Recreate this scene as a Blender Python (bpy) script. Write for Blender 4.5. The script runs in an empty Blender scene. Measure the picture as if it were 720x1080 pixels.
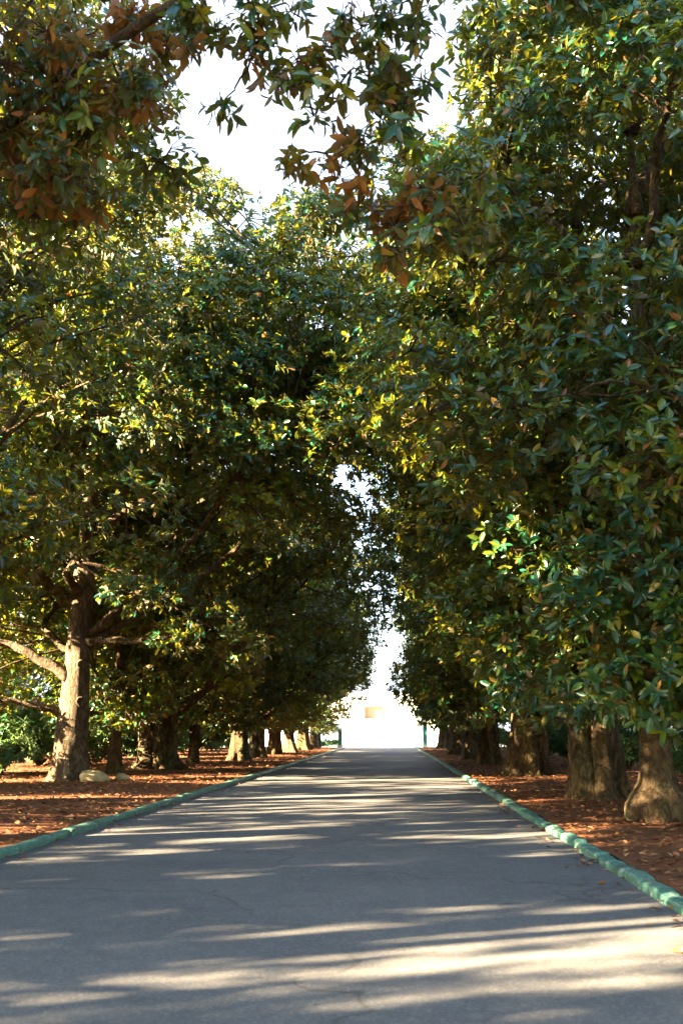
import bpy, math, random
import numpy as np

SC = bpy.context.scene
COL = SC.collection
PI = math.pi
R_ = math.radians

# ------------------------------------------------------------------ helpers
def nrm(a):
    return a / np.maximum(np.linalg.norm(a, axis=-1, keepdims=True), 1e-9)

class MB:
    """collects quads and triangles, links them as ONE mesh object"""
    def __init__(s):
        s.v, s.f, s.n = [], [], 0
    def add(s, verts, faces):
        verts = np.asarray(verts, float)
        s.v.append(verts)
        s.f += [tuple(int(i) + s.n for i in f) for f in faces]
        s.n += len(verts)
    def box(s, c, d, rz=0.0, taper=1.0, bev=0.0):
        hx, hy, hz = d[0] / 2, d[1] / 2, d[2] / 2
        if bev <= 0:
            vs = np.array([(x * hx * (taper if z > 0 else 1), y * hy * (taper if z > 0 else 1), z * hz)
                           for z in (-1, 1) for y in (-1, 1) for x in (-1, 1)])
            fs = [(0, 2, 3, 1), (4, 5, 7, 6), (0, 1, 5, 4), (2, 6, 7, 3), (0, 4, 6, 2), (1, 3, 7, 5)]
        else:
            b = bev
            rings = [(hx - b, hy - b, -hz), (hx, hy, -hz + b), (hx, hy, hz - b), (hx - b, hy - b, hz)]
            vs = np.array([(x * a, y * q, z) for a, q, z in rings for x, y in ((-1, -1), (1, -1), (1, 1), (-1, 1))])
            fs = [(3, 2, 1, 0), (12, 13, 14, 15)]
            for r in range(3):
                for k in range(4):
                    fs.append((r * 4 + k, r * 4 + (k + 1) % 4, r * 4 + 4 + (k + 1) % 4, r * 4 + 4 + k))
        if rz:
            c_, s_ = math.cos(rz), math.sin(rz)
            vs = vs @ np.array([[c_, s_, 0], [-s_, c_, 0], [0, 0, 1]])
        s.add(vs + np.asarray(c, float), fs)
    def tube(s, pts, rad, sides=6, fn=None, cap=True):
        P = np.asarray(pts, float); n = len(P)
        rad = np.broadcast_to(np.asarray(rad, float), (n,))
        T = nrm(np.gradient(P, axis=0))
        ref = np.array([1.0, 0, 0]) if abs(T[0][0]) < 0.9 else np.array([0, 1.0, 0])
        u = nrm(ref - T[0] * np.dot(ref, T[0]))
        th = np.linspace(0, 2 * PI, sides, endpoint=False)
        V = np.zeros((n, sides, 3))
        for i in range(n):
            u = nrm(u - T[i] * np.dot(u, T[i])); w = np.cross(T[i], u)
            r = rad[i] * (np.ones(sides) if fn is None else fn(i, P[i], th))
            V[i] = P[i] + np.cos(th)[:, None] * u * r[:, None] + np.sin(th)[:, None] * w * r[:, None]
        fs = []
        for i in range(n - 1):
            for k in range(sides):
                a, b = i * sides + k, i * sides + (k + 1) % sides
                fs.append((a, b, b + sides, a + sides))
        if cap:
            fs.append(tuple(range(sides - 1, -1, -1)))
            fs.append(tuple((n - 1) * sides + k for k in range(sides)))
        s.add(V.reshape(-1, 3), fs)
    def build(s, name, mat, parent=None, smooth=False):
        me = bpy.data.meshes.new(name)
        me.from_pydata(np.concatenate(s.v).tolist(), [], s.f)
        if smooth:
            me.polygons.foreach_set('use_smooth', np.ones(len(me.polygons), bool))
        me.materials.append(mat)
        return link(name, me, parent)

def link(name, me, parent=None):
    o = bpy.data.objects.new(name, me)
    COL.objects.link(o)
    if parent is not None:
        o.parent = parent
    return o

def quads_mesh(name, V, mat, tint=None, F=None, smooth=False):
    """V (nverts,3), F (nquads,4) -> mesh datablock, fast"""
    me = bpy.data.meshes.new(name)
    n = len(F)
    me.vertices.add(len(V)); me.vertices.foreach_set('co', np.ascontiguousarray(V, np.float32).ravel())
    me.loops.add(n * 4); me.loops.foreach_set('vertex_index', np.ascontiguousarray(F, np.int32).ravel())
    me.polygons.add(n); me.polygons.foreach_set('loop_start', np.arange(0, n * 4, 4, dtype=np.int32))
    if smooth:
        me.polygons.foreach_set('use_smooth', np.ones(n, bool))
    if tint is not None:
        a = me.attributes.new('tint', 'FLOAT', 'FACE')
        a.data.foreach_set('value', np.ascontiguousarray(tint, np.float32))
    me.update(calc_edges=True)
    me.validate()
    me.materials.append(mat)
    return me

def tag(o, label=None, cat=None, group=None, kind=None):
    if label: o['label'] = label
    if cat: o['category'] = cat
    if group: o['group'] = group
    if kind: o['kind'] = kind
    return o

def empty(name, loc, rz=0.0):
    o = bpy.data.objects.new(name, None)
    o.empty_display_size = 0.3
    COL.objects.link(o)
    o.location = loc; o.rotation_euler = (0, 0, rz)
    return o

# ------------------------------------------------------------------ materials
def new_mat(name):
    m = bpy.data.materials.new(name); m.use_nodes = True
    nt = m.node_tree; nt.nodes.clear()
    out = nt.nodes.new('ShaderNodeOutputMaterial')
    return m, nt, out

def N(nt, t, **kw):
    n = nt.nodes.new(t)
    for k, v in kw.items():
        if k in n.inputs.keys() if isinstance(k, str) else False:
            n.inputs[k].default_value = v
        else:
            setattr(n, k, v)
    return n

def noise(nt, scale, detail=4, rough=0.55, vec=None, dist=0.0):
    n = nt.nodes.new('ShaderNodeTexNoise')
    n.inputs['Scale'].default_value = scale; n.inputs['Detail'].default_value = detail
    n.inputs['Roughness'].default_value = rough; n.inputs['Distortion'].default_value = dist
    if vec is not None: nt.links.new(vec, n.inputs['Vector'])
    return n.outputs['Fac']

def ramp(nt, fac, stops, interp='LINEAR'):
    r = nt.nodes.new('ShaderNodeValToRGB'); r.color_ramp.interpolation = interp
    el = r.color_ramp.elements
    while len(el) > 1: el.remove(el[-1])
    el[0].position = stops[0][0]; el[0].color = (*stops[0][1], 1)
    for p, c in stops[1:]:
        e = el.new(p); e.color = (*c, 1)
    nt.links.new(fac, r.inputs['Fac'])
    return r.outputs['Color']

def g(v): return (v, v, v)

def mixc(nt, fac, a, b, mode='MIX'):
    m = nt.nodes.new('ShaderNodeMix'); m.data_type = 'RGBA'; m.blend_type = mode
    for sock, val in ((m.inputs['Factor'], fac), (m.inputs[6], a), (m.inputs[7], b)):
        if isinstance(val, (int, float)): sock.default_value = val
        elif isinstance(val, tuple): sock.default_value = (*val, 1)
        else: nt.links.new(val, sock)
    return m.outputs[2]

def bump(nt, h, strength, dist):
    b = nt.nodes.new('ShaderNodeBump'); b.inputs['Strength'].default_value = strength
    b.inputs['Distance'].default_value = dist; nt.links.new(h, b.inputs['Height'])
    return b.outputs['Normal']

def principled(nt, col, rough=0.8, spec=0.3, normal=None):
    p = nt.nodes.new('ShaderNodeBsdfPrincipled')
    if isinstance(col, tuple): p.inputs['Base Color'].default_value = (*col, 1)
    else: nt.links.new(col, p.inputs['Base Color'])
    if isinstance(rough, (int, float)): p.inputs['Roughness'].default_value = rough
    else: nt.links.new(rough, p.inputs['Roughness'])
    p.inputs['Specular IOR Level'].default_value = spec
    if normal is not None: nt.links.new(normal, p.inputs['Normal'])
    return p

def coords(nt, kind='Object', scale=None):
    tc = nt.nodes.new('ShaderNodeTexCoord'); v = tc.outputs[kind]
    if scale is not None:
        mp = nt.nodes.new('ShaderNodeMapping'); mp.inputs['Scale'].default_value = scale
        nt.links.new(v, mp.inputs['Vector']); v = mp.outputs['Vector']
    return v

def leaf_material(name, stops, under, trans, tf=0.3, rough=0.33, spec=0.5):
    m, nt, out = new_mat(name)
    at = nt.nodes.new('ShaderNodeAttribute'); at.attribute_name = 'tint'
    top = ramp(nt, at.outputs['Fac'], stops)
    geo = nt.nodes.new('ShaderNodeNewGeometry')
    un = mixc(nt, at.outputs['Fac'], under[0], under[1])
    col = mixc(nt, geo.outputs['Backfacing'], top, un)
    rg = nt.nodes.new('ShaderNodeMapRange')
    rg.inputs['To Min'].default_value = rough; rg.inputs['To Max'].default_value = 0.65
    nt.links.new(geo.outputs['Backfacing'], rg.inputs['Value'])
    p = principled(nt, col, rg.outputs['Result'], spec)
    t = nt.nodes.new('ShaderNodeBsdfTranslucent')
    tc = mixc(nt, 0.65, top, trans)
    nt.links.new(tc, t.inputs['Color'])
    mx = nt.nodes.new('ShaderNodeMixShader'); mx.inputs['Fac'].default_value = tf
    nt.links.new(p.outputs[0], mx.inputs[1]); nt.links.new(t.outputs[0], mx.inputs[2])
    nt.links.new(mx.outputs[0], out.inputs['Surface'])
    return m

M = {}
M['leaf'] = leaf_material('magnolia_leaf',
    [(0.0, (0.004, 0.062, 0.042)), (0.40, (0.018, 0.094, 0.034)), (0.66, (0.095, 0.170, 0.012)), (0.90, (0.24, 0.22, 0.012)),
     (0.95, (0.26, 0.19, 0.03)), (0.975, (0.30, 0.11, 0.025)), (1.0, (0.16, 0.06, 0.02))],
    ((0.014, 0.062, 0.034), (0.16, 0.10, 0.025)), (0.36, 0.33, 0.006), 0.33, 0.28, 0.6)
M['leaf_rust'] = leaf_material('magnolia_leaf_rusty',
    [(0.0, (0.010, 0.055, 0.030)), (0.4, (0.02, 0.09, 0.025)), (0.62, (0.09, 0.15, 0.02)), (0.78, (0.36, 0.19, 0.03)),
     (0.88, (0.32, 0.12, 0.03)), (1.0, (0.20, 0.07, 0.022))],
    ((0.10, 0.07, 0.028), (0.38, 0.16, 0.03)), (0.50, 0.22, 0.02), 0.40, 0.32, 0.5)
M['shrub_leaf'] = leaf_material('shrub_leaf',
    [(0.0, (0.015, 0.06, 0.03)), (0.6, (0.03, 0.10, 0.03)), (1.0, (0.08, 0.15, 0.03))],
    ((0.04, 0.08, 0.035), (0.07, 0.11, 0.04)), (0.16, 0.24, 0.03), 0.25, 0.4, 0.4)
M['far_leaf'] = leaf_material('park_leaf',
    [(0.0, (0.03, 0.09, 0.018)), (0.6, (0.06, 0.14, 0.022)), (1.0, (0.14, 0.19, 0.03))],
    ((0.05, 0.10, 0.03), (0.09, 0.13, 0.04)), (0.22, 0.30, 0.03), 0.3, 0.45, 0.35)

def bark_material(name, a, b, c, moss):
    m, nt, out = new_mat(name)
    v = coords(nt, 'Object', (1, 1, 0.35))
    n1 = noise(nt, 2.6, 6, 0.62, v, 0.4); n2 = noise(nt, 14, 5, 0.65, v); n3 = noise(nt, 1.1, 3, 0.5, v)
    col = ramp(nt, n1, [(0.30, a), (0.52, b), (0.72, c)])
    col = mixc(nt, ramp(nt, n2, [(0.35, g(0)), (0.7, g(0.55))]), col, tuple(x * 0.45 for x in a))
    col = mixc(nt, ramp(nt, n3, [(0.50, g(0)), (0.68, g(0.6))]), col, moss)
    v2 = coords(nt, 'Object', (1, 1, 0.55))
    n5 = noise(nt, 5.5, 6, 0.7, v2, 1.2)
    col = mixc(nt, ramp(nt, n5, [(0.44, g(0.75)), (0.56, g(0))]), col, tuple(x * 0.5 for x in a))
    col = mixc(nt, ramp(nt, n5, [(0.60, g(0)), (0.70, g(0.55))]), col, tuple(min(.5, x * 1.25) for x in c))
    mth = nt.nodes.new('ShaderNodeMath'); mth.operation = 'ADD'
    nt.links.new(n5, mth.inputs[0]); nt.links.new(n2, mth.inputs[1])
    p = principled(nt, col, 0.9, 0.15, bump(nt, mth.outputs[0], 1.0, 0.12))
    nt.links.new(p.outputs[0], out.inputs['Surface'])
    return m
M['bark'] = bark_material('bark_brown', (0.055, 0.038, 0.022), (0.14, 0.095, 0.05), (0.27, 0.195, 0.105), (0.10, 0.105, 0.032))
M['bark_sunlit'] = bark_material('bark_sunlit', (0.09, 0.062, 0.040), (0.17, 0.122, 0.078), (0.28, 0.215, 0.145), (0.14, 0.12, 0.07))  # lighter copy of bark for sunlit trunks; the sunlight is in the colour
M['twig'] = bark_material('twig_bark', (0.09, 0.06, 0.035), (0.16, 0.11, 0.065), (0.24, 0.17, 0.10), (0.12, 0.10, 0.05))

# asphalt
m, nt, out = new_mat('asphalt'); M['asphalt'] = m
v = coords(nt, 'Object')
n1 = noise(nt, 0.35, 4, 0.6, v); n2 = noise(nt, 60, 3, 0.7, v); n3 = noise(nt, 5, 5, 0.6, v)
col = ramp(nt, n1, [(0.3, (0.088, 0.090, 0.096)), (0.7, (0.145, 0.142, 0.142))])
col = mixc(nt, ramp(nt, n2, [(0.38, g(0.6)), (0.55, g(0))]), col, (0.055, 0.054, 0.054))
ag = nt.nodes.new('ShaderNodeTexVoronoi'); ag.inputs['Scale'].default_value = 55; nt.links.new(v, ag.inputs['Vector'])
agc = nt.nodes.new('ShaderNodeSeparateColor'); nt.links.new(ag.outputs['Color'], agc.inputs[0])
col = mixc(nt, ramp(nt, agc.outputs[0], [(0.80, g(0)), (0.9, g(0.32))]), col, (0.26, 0.245, 0.225))
n4 = noise(nt, 1.7, 6, 0.7, v, 0.8)
col = mixc(nt, ramp(nt, n4, [(0.55, g(0)), (0.66, g(0.4))]), col, (0.07, 0.068, 0.066))
col = mixc(nt, ramp(nt, n3, [(0.5, g(0)), (0.75, g(0.35))]), col, (0.19, 0.172, 0.155))
vo = nt.nodes.new('ShaderNodeTexVoronoi'); vo.feature = 'DISTANCE_TO_EDGE'; vo.inputs['Scale'].default_value = 0.32
wv = nt.nodes.new('ShaderNodeVectorMath'); wv.operation = 'ADD'
wn = nt.nodes.new('ShaderNodeTexNoise'); wn.inputs['Scale'].default_value = 1.3; wn.inputs['Detail'].default_value = 5
nt.links.new(v, wn.inputs['Vector']); nt.links.new(v, wv.inputs[0]); nt.links.new(wn.outputs['Color'], wv.inputs[1])
nt.links.new(wv.outputs[0], vo.inputs['Vector'])
crk = ramp(nt, vo.outputs['Distance'], [(0.0, g(0.7)), (0.011, g(0))])
crk = mixc(nt, ramp(nt, noise(nt, 0.25, 2, 0.5, v), [(0.44, g(0)), (0.52, g(1))]), (0.0, 0.0, 0.0), crk)
col = mixc(nt, crk, col, (0.045, 0.042, 0.04))
p = principled(nt, col, 0.82, 0.25, bump(nt, n2, 0.55, 0.012))
nt.links.new(p.outputs[0], out.inputs['Surface'])

# soil and lawn sheet
def soil_col(nt, v):
    n1 = noise(nt, 0.8, 5, 0.6, v); n2 = noise(nt, 11, 6, 0.7, v, 0.6); n3 = noise(nt, 38, 4, 0.7, v)
    c = ramp(nt, n1, [(0.3, (0.115, 0.045, 0.024)), (0.7, (0.19, 0.075, 0.034))])
    c = mixc(nt, ramp(nt, n2, [(0.48, g(0)), (0.62, g(0.8))]), c, (0.25, 0.11, 0.045))
    c = mixc(nt, ramp(nt, n3, [(0.38, g(0.8)), (0.5, g(0))]), c, (0.06, 0.028, 0.018))
    return c, n2
m, nt, out = new_mat('ground_sheet'); M['ground'] = m
v = coords(nt, 'Object')
sc_, hh = soil_col(nt, v)
gn = noise(nt, 3.0, 6, 0.65, v)
grass = ramp(nt, gn, [(0.3, (0.07, 0.13, 0.025)), (0.7, (0.15, 0.21, 0.05))])
sep = nt.nodes.new('ShaderNodeSeparateXYZ'); nt.links.new(v, sep.inputs[0])
ab = nt.nodes.new('ShaderNodeMath'); ab.operation = 'ABSOLUTE'; nt.links.new(sep.outputs['X'], ab.inputs[0])
ad = nt.nodes.new('ShaderNodeMath'); ad.operation = 'MULTIPLY_ADD'
nt.links.new(noise(nt, 0.25, 4, 0.6, v), ad.inputs[0]); ad.inputs[1].default_value = 12; nt.links.new(ab.outputs[0], ad.inputs[2])
mr = nt.nodes.new('ShaderNodeMapRange'); mr.inputs['From Min'].default_value = 28; mr.inputs['From Max'].default_value = 31
nt.links.new(ad.outputs[0], mr.inputs['Value'])
col = mixc(nt, mr.outputs['Result'], sc_, grass)
p = principled(nt, col, 0.95, 0.1, bump(nt, hh, 0.8, 0.05))
nt.links.new(p.outputs[0], out.inputs['Surface'])
m, nt, out = new_mat('verge_soil'); M['soil'] = m
v = coords(nt, 'Object'); c, h = soil_col(nt, v)
p = principled(nt, c, 0.95, 0.1, bump(nt, h, 0.9, 0.05)); nt.links.new(p.outputs[0], out.inputs['Surface'])

# litter
m, nt, out = new_mat('dead_leaf'); M['litter'] = m
at = nt.nodes.new('ShaderNodeAttribute'); at.attribute_name = 'tint'
c = ramp(nt, at.outputs['Fac'], [(0, (0.07, 0.032, 0.018)), (0.4, (0.17, 0.066, 0.028)), (0.8, (0.26, 0.115, 0.042)), (1, (0.40, 0.25, 0.11))])
p = principled(nt, c, 0.7, 0.25); nt.links.new(p.outputs[0], out.inputs['Surface'])

# painted kerb
m, nt, out = new_mat('kerb_paint'); M['kerb'] = m
v = coords(nt, 'Object')
n1 = noise(nt, 1.1, 5, 0.6, v); n2 = noise(nt, 9, 6, 0.7, v)
c = ramp(nt, n1, [(0.3, (0.042, 0.130, 0.100)), (0.7, (0.070, 0.180, 0.140))])
c = mixc(nt, ramp(nt, n2, [(0.54, g(0)), (0.60, g(0.75))]), c, (0.26, 0.27, 0.235))
c = mixc(nt, ramp(nt, noise(nt, 4, 5, 0.6, v), [(0.56, g(0)), (0.64, g(0.7))]), c, (0.045, 0.06, 0.045))
p = principled(nt, c, 0.6, 0.35, bump(nt, n2, 0.5, 0.02)); nt.links.new(p.outputs[0], out.inputs['Surface'])

def simple(name, col, var=0.15, rough=0.7, spec=0.3, scale=6):
    m, nt, out = new_mat(name); v = coords(nt, 'Object')
    n1 = noise(nt, scale, 5, 0.6, v)
    c = ramp(nt, n1, [(0.3, tuple(x * (1 - var) for x in col)), (0.7, tuple(min(1, x * (1 + var)) for x in col))])
    p = principled(nt, c, rough, spec, bump(nt, n1, 0.25, 0.02)); nt.links.new(p.outputs[0], out.inputs['Surface'])
    M[name] = m
simple('white_plaster', (0.78, 0.77, 0.74), 0.06, 0.8)
simple('pale_paving', (0.62, 0.58, 0.52), 0.12, 0.8, scale=1.5)
simple('ochre_wood', (0.24, 0.15, 0.095), 0.2, 0.6)
simple('dark_wood', (0.10, 0.055, 0.03), 0.2, 0.6)
simple('green_iron', (0.05, 0.24, 0.18), 0.2, 0.45, 0.5)
simple('blue_panel', (0.30, 0.52, 0.68), 0.08, 0.5)
simple('roof_pale', (0.66, 0.60, 0.54), 0.08, 0.8)
simple('stone', (0.40, 0.31, 0.17), 0.3, 0.9, 0.2, 5)
simple('scrap_white', (0.75, 0.82, 0.85), 0.05, 0.6)
simple('lavender', (0.45, 0.38, 0.60), 0.2, 0.8)
simple('terracotta', (0.60, 0.42, 0.33), 0.15, 0.8)
m, nt, out = new_mat('dark_glass'); M['glass'] = m
p = principled(nt, (0.05, 0.07, 0.08), 0.08, 0.6); nt.links.new(p.outputs[0], out.inputs['Surface'])

# ------------------------------------------------------------------ leaves
def leaf_arrays(P, D, rng, k, L, W, tint0, rich=False, droop=0.22):
    """whorls of k leaves at twig tips P pointing along D"""
    n = len(P)
    P = np.repeat(P, k, 0); D = nrm(np.repeat(D, k, 0)); t0 = np.repeat(tint0, k)
    ref = np.where(np.abs(D[:, 2:3]) < 0.9, np.array([[0, 0, 1.0]]), np.array([[1.0, 0, 0]]))
    U = nrm(np.cross(D, ref)); V = np.cross(D, U)
    m = n * k
    a = np.tile(np.arange(k) * 2 * PI / k, n) + np.repeat(rng.uniform(0, 2 * PI, n), k) + rng.normal(0, 0.35, m)
    phi = rng.uniform(0.55, 1.5, m)
    rad = np.cos(a)[:, None] * U + np.sin(a)[:, None] * V
    l = np.cos(phi)[:, None] * D + np.sin(phi)[:, None] * rad
    l[:, 2] -= droop + rng.uniform(0, 0.25, m)
    l = nrm(l + rng.normal(0, 0.12, (m, 3)))
    nn = D + 0.25 * rng.normal(0, 1, (m, 3))
    nn = nrm(nn - (nn * l).sum(1, keepdims=True) * l)
    w = np.cross(nn, l)
    s = rng.uniform(0.5, 1.25, m)
    Ls = (L * s)[:, None]; Ws = (W * s * rng.uniform(0.85, 1.15, m))[:, None]
    B = P - D * rng.uniform(0, 0.30 if rich else 0.12, m)[:, None] + rad * 0.01
    cup = 0.16
    if not rich:
        v0 = B
        v3 = B + l * Ls - nn * Ls * 0.06
        r1 = B + l * Ls * 0.30 - w * Ws * 0.46 + nn * Ws * cup
        r2 = B + l * Ls * 0.68 - w * Ws * 0.42 + nn * Ws * cup * 0.7
        l1 = B + l * Ls * 0.30 + w * Ws * 0.46 + nn * Ws * cup
        l2 = B + l * Ls * 0.68 + w * Ws * 0.42 + nn * Ws * cup * 0.7
        V_ = np.stack([v0, r1, r2, v3, l2, l1], 1).reshape(-1, 3)
        q = np.array([[0, 1, 2, 3], [0, 3, 4, 5]])
        F = (np.arange(m) * 6)[:, None, None] + q[None]
        nf = 2
    else:
        ts = (0.0, 0.18, 0.42, 0.68, 0.88, 1.0); ws = (0.03, 0.34, 0.50, 0.44, 0.22, 0.01)
        cols = []
        for t, ww in zip(ts, ws):
            c = B + l * Ls * t - nn * Ls * (0.30 * t * t - 0.10 * t)
            cols += [c - w * Ws * ww + nn * Ws * cup * ww * 2, c, c + w * Ws * ww + nn * Ws * cup * ww * 2]
        V_ = np.stack(cols, 1).reshape(-1, 3)
        q = []
        for i in range(5):
            a0 = i * 3
            q += [[a0, a0 + 3, a0 + 4, a0 + 1], [a0 + 1, a0 + 4, a0 + 5, a0 + 2]]
        q = np.array(q)
        F = (np.arange(m) * 18)[:, None, None] + q[None]
        nf = 10
    tint = np.clip(t0 + rng.normal(0, 0.22, m), 0, 0.90)
    odd = rng.random(m) < 0.10
    tint = np.where(odd, rng.uniform(0.90, 1.0, m), tint)
    return V_, F.reshape(-1, 4), np.repeat(tint, nf)

def clump_tips(C, R, n, rng, axis=None):
    """twig tips on/in clumps with centres C, radii R"""
    k = len(C)
    d = nrm(rng.normal(0, 1, (k * n, 3)))
    rr = rng.uniform(0.45, 1.0, k * n) ** 0.6
    Rr = np.repeat(R, n)
    P = np.repeat(C, n, 0) + d * (rr * Rr)[:, None] * np.array([1.12, 1.12, 0.72])
    out = np.zeros_like(P)
    if axis is not None:
        out = np.repeat(C, n, 0) - axis; out[:, 2] *= 0.5; out = nrm(out)
    D = nrm(d * 0.75 + out * 0.35 + np.array([0, 0, 0.38]) + rng.normal(0, 0.25, P.shape))
    return P, D

def bez(a, b, c, n):
    t = np.linspace(0, 1, n)[:, None]
    return (1 - t) ** 2 * a + 2 * t * (1 - t) * b + t * t * c

# ------------------------------------------------------------------ a tree kind: axis, limbs, branches, crown
class Kind: pass

def make_kind(seed, H=18.0, z0=2.6, road=5.0, back=5.0, side=5.2, clear=0.55, nclump=115, tips=58, bow=0.25,
              rb=(0.85, 1.45), leafL=0.23, leafW=0.095, mat='leaf', nlimb=11, extra=(), prof_p=0.62, droop=0.22, lean=0.0, gap=0.0, zbmin=1.9, bare=0.0, holes=()):
    rng = np.random.default_rng(seed)
    K = Kind()
    zt = H * 0.80
    zs = np.linspace(0, zt, 26)
    ax = np.stack([bow * np.sin(zs / zt * 2.4 + seed) * (zs / zt) + lean * zs / zt - 0 * zs,
                   bow * 0.8 * np.cos(zs / zt * 3.1 + seed * 1.7) * (zs / zt), zs], 1)
    ax[:, 0] -= ax[0, 0]; ax[:, 1] -= ax[0, 1]
    K.axis = ax
    def axis_at(z):
        z = np.clip(z, 0, zt)
        return np.stack([np.interp(z, zs, ax[:, 0]), np.interp(z, zs, ax[:, 1]), z], -1)
    # clump centres
    C, RR = [], []
    tries = 0
    while len(C) < nclump and tries < 60000:
        tries += 1
        z = rng.uniform(z0, H)
        t = (z - z0) / (H - z0)
        pr = (math.sin(PI * (t * 0.74 + 0.16))) ** prof_p
        th = rng.uniform(0, 2 * PI)
        cx, sx = math.cos(th), math.sin(th)
        Rh = side * sx * sx + (road if cx > 0 else back) * cx * cx
        Rh *= pr * (1 + 0.13 * math.sin(3 * th + seed) + 0.10 * math.sin(z * 1.3 + seed * 2 + th * 2))
        rf = rng.uniform(0.30, 1.0) ** 0.5
        r = rng.uniform(*rb)
        rr = max(0.0, Rh * rf - r * 0.55)
        p = np.array([rr * cx, rr * sx, z]); p[:2] += axis_at(z)[:2]
        if z < z0 + clear * max(0.0, p[0] - 2.0) + 0.10 * max(0, -p[0]): continue
        if any(np.linalg.norm(np.cross(p - np.array(h[:3]), (.877, .395, .309))) < h[3] for h in holes): continue
        if bare and p[2] < bare and abs(p[0]) < 1.9 and p[1] < .8: continue
        if C:
            dd = np.linalg.norm((np.array(C) - p) * np.array([1, 1, 1.25]), axis=1)
            if dd.min() < 0.72 * r: continue
        if gap and math.sin(p[1] * 0.9 + seed) * math.sin(p[2] * 0.8 + seed * 3) > 1 - gap: continue
        C.append(p); RR.append(r)
    for e in extra:
        C.append(np.array(e[:3], float)); RR.append(e[3])
    C = np.array(C); RR = np.array(RR)
    # limbs by crude k-means
    cen = C[rng.choice(len(C), nlimb, replace=False)]
    for _ in range(8):
        lab = np.argmin(np.linalg.norm(C[:, None] - cen[None], axis=2), axis=1)
        for j in range(nlimb):
            if (lab == j).any(): cen[j] = C[lab == j].mean(0)
    K.limbs = []
    br = MB()
    for j in range(nlimb):
        idx = np.where(lab == j)[0]
        if not len(idx): continue
        c = cen[j]
        hd = math.hypot(c[0], c[1])
        zb = min(max(zbmin, c[2] - 0.75 * hd - 1.0), zt * 0.93)
        a = axis_at(np.array(zb)); b = axis_at(np.array(zb)) * 0.45 + c * 0.55; b[2] = zb + (c[2] - zb) * 0.35 + rng.uniform(-0.4, 0.5)
        b[:2] += rng.normal(0, 0.5, 2)
        pts = bez(a, b, c, 12); ww = rng.normal(0, 0.30, (5, 3)); ti = np.linspace(0, 4, 12)
        pts += np.stack([np.interp(ti, range(5), ww[:, q]) for q in range(3)], 1) * (np.sin(np.linspace(0, PI, 12)) ** .7)[:, None] + rng.normal(0, .03, (12, 3)) * np.sin(np.linspace(0, PI, 12))[:, None]
        rad = np.linspace(1, 0.30, 12) ** 1.2 * (0.13 + 0.06 * rng.random())
        mb = MB(); mb.tube(pts, rad, 9)
        K.limbs.append(mb)
        for i in idx:
            s = pts[max(3, int(np.argmin(np.linalg.norm(pts - C[i], axis=1))) - 1)]
            mid = (s + C[i]) / 2 + rng.normal(0, 0.25, 3) + np.array([0, 0, 0.2])
            q = bez(s, mid, C[i], 6)
            br.tube(q, np.linspace(0.040, 0.020, 6), 5, cap=False)
            for _ in range(5):
                tip = C[i] + nrm(rng.normal(0, 1, 3)) * RR[i] * 0.85 * np.array([1.1, 1.1, 0.7])
                br.tube(np.array([C[i], (C[i] + tip) / 2 + rng.normal(0, 0.08, 3), tip]), np.array([0.022, 0.016, 0.009]), 4, cap=False)
    K.limb_me = []
    for mb in K.limbs:
        o = mb.build('limb', M['bark'], None, True); K.limb_me.append(o.data); bpy.data.objects.remove(o)
    o = br.build('branches', M['twig'], None, True); K.br_me = o.data; bpy.data.objects.remove(o)
    axp = axis_at(C[:, 2] * 0.85)
    P, D = clump_tips(C, RR, tips, rng, np.repeat(axp, tips, 0))
    t0 = np.repeat(np.clip(rng.normal(0.39, 0.15, len(C)), 0.05, 0.75), tips)
    V, F, T = leaf_arrays(P, D, rng, 8, leafL, leafW, t0, droop=droop)
    K.crown_me = quads_mesh('crown', V, M[mat], T, F)
    K.axis_at = axis_at; K.zt = zt
    return K

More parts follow.
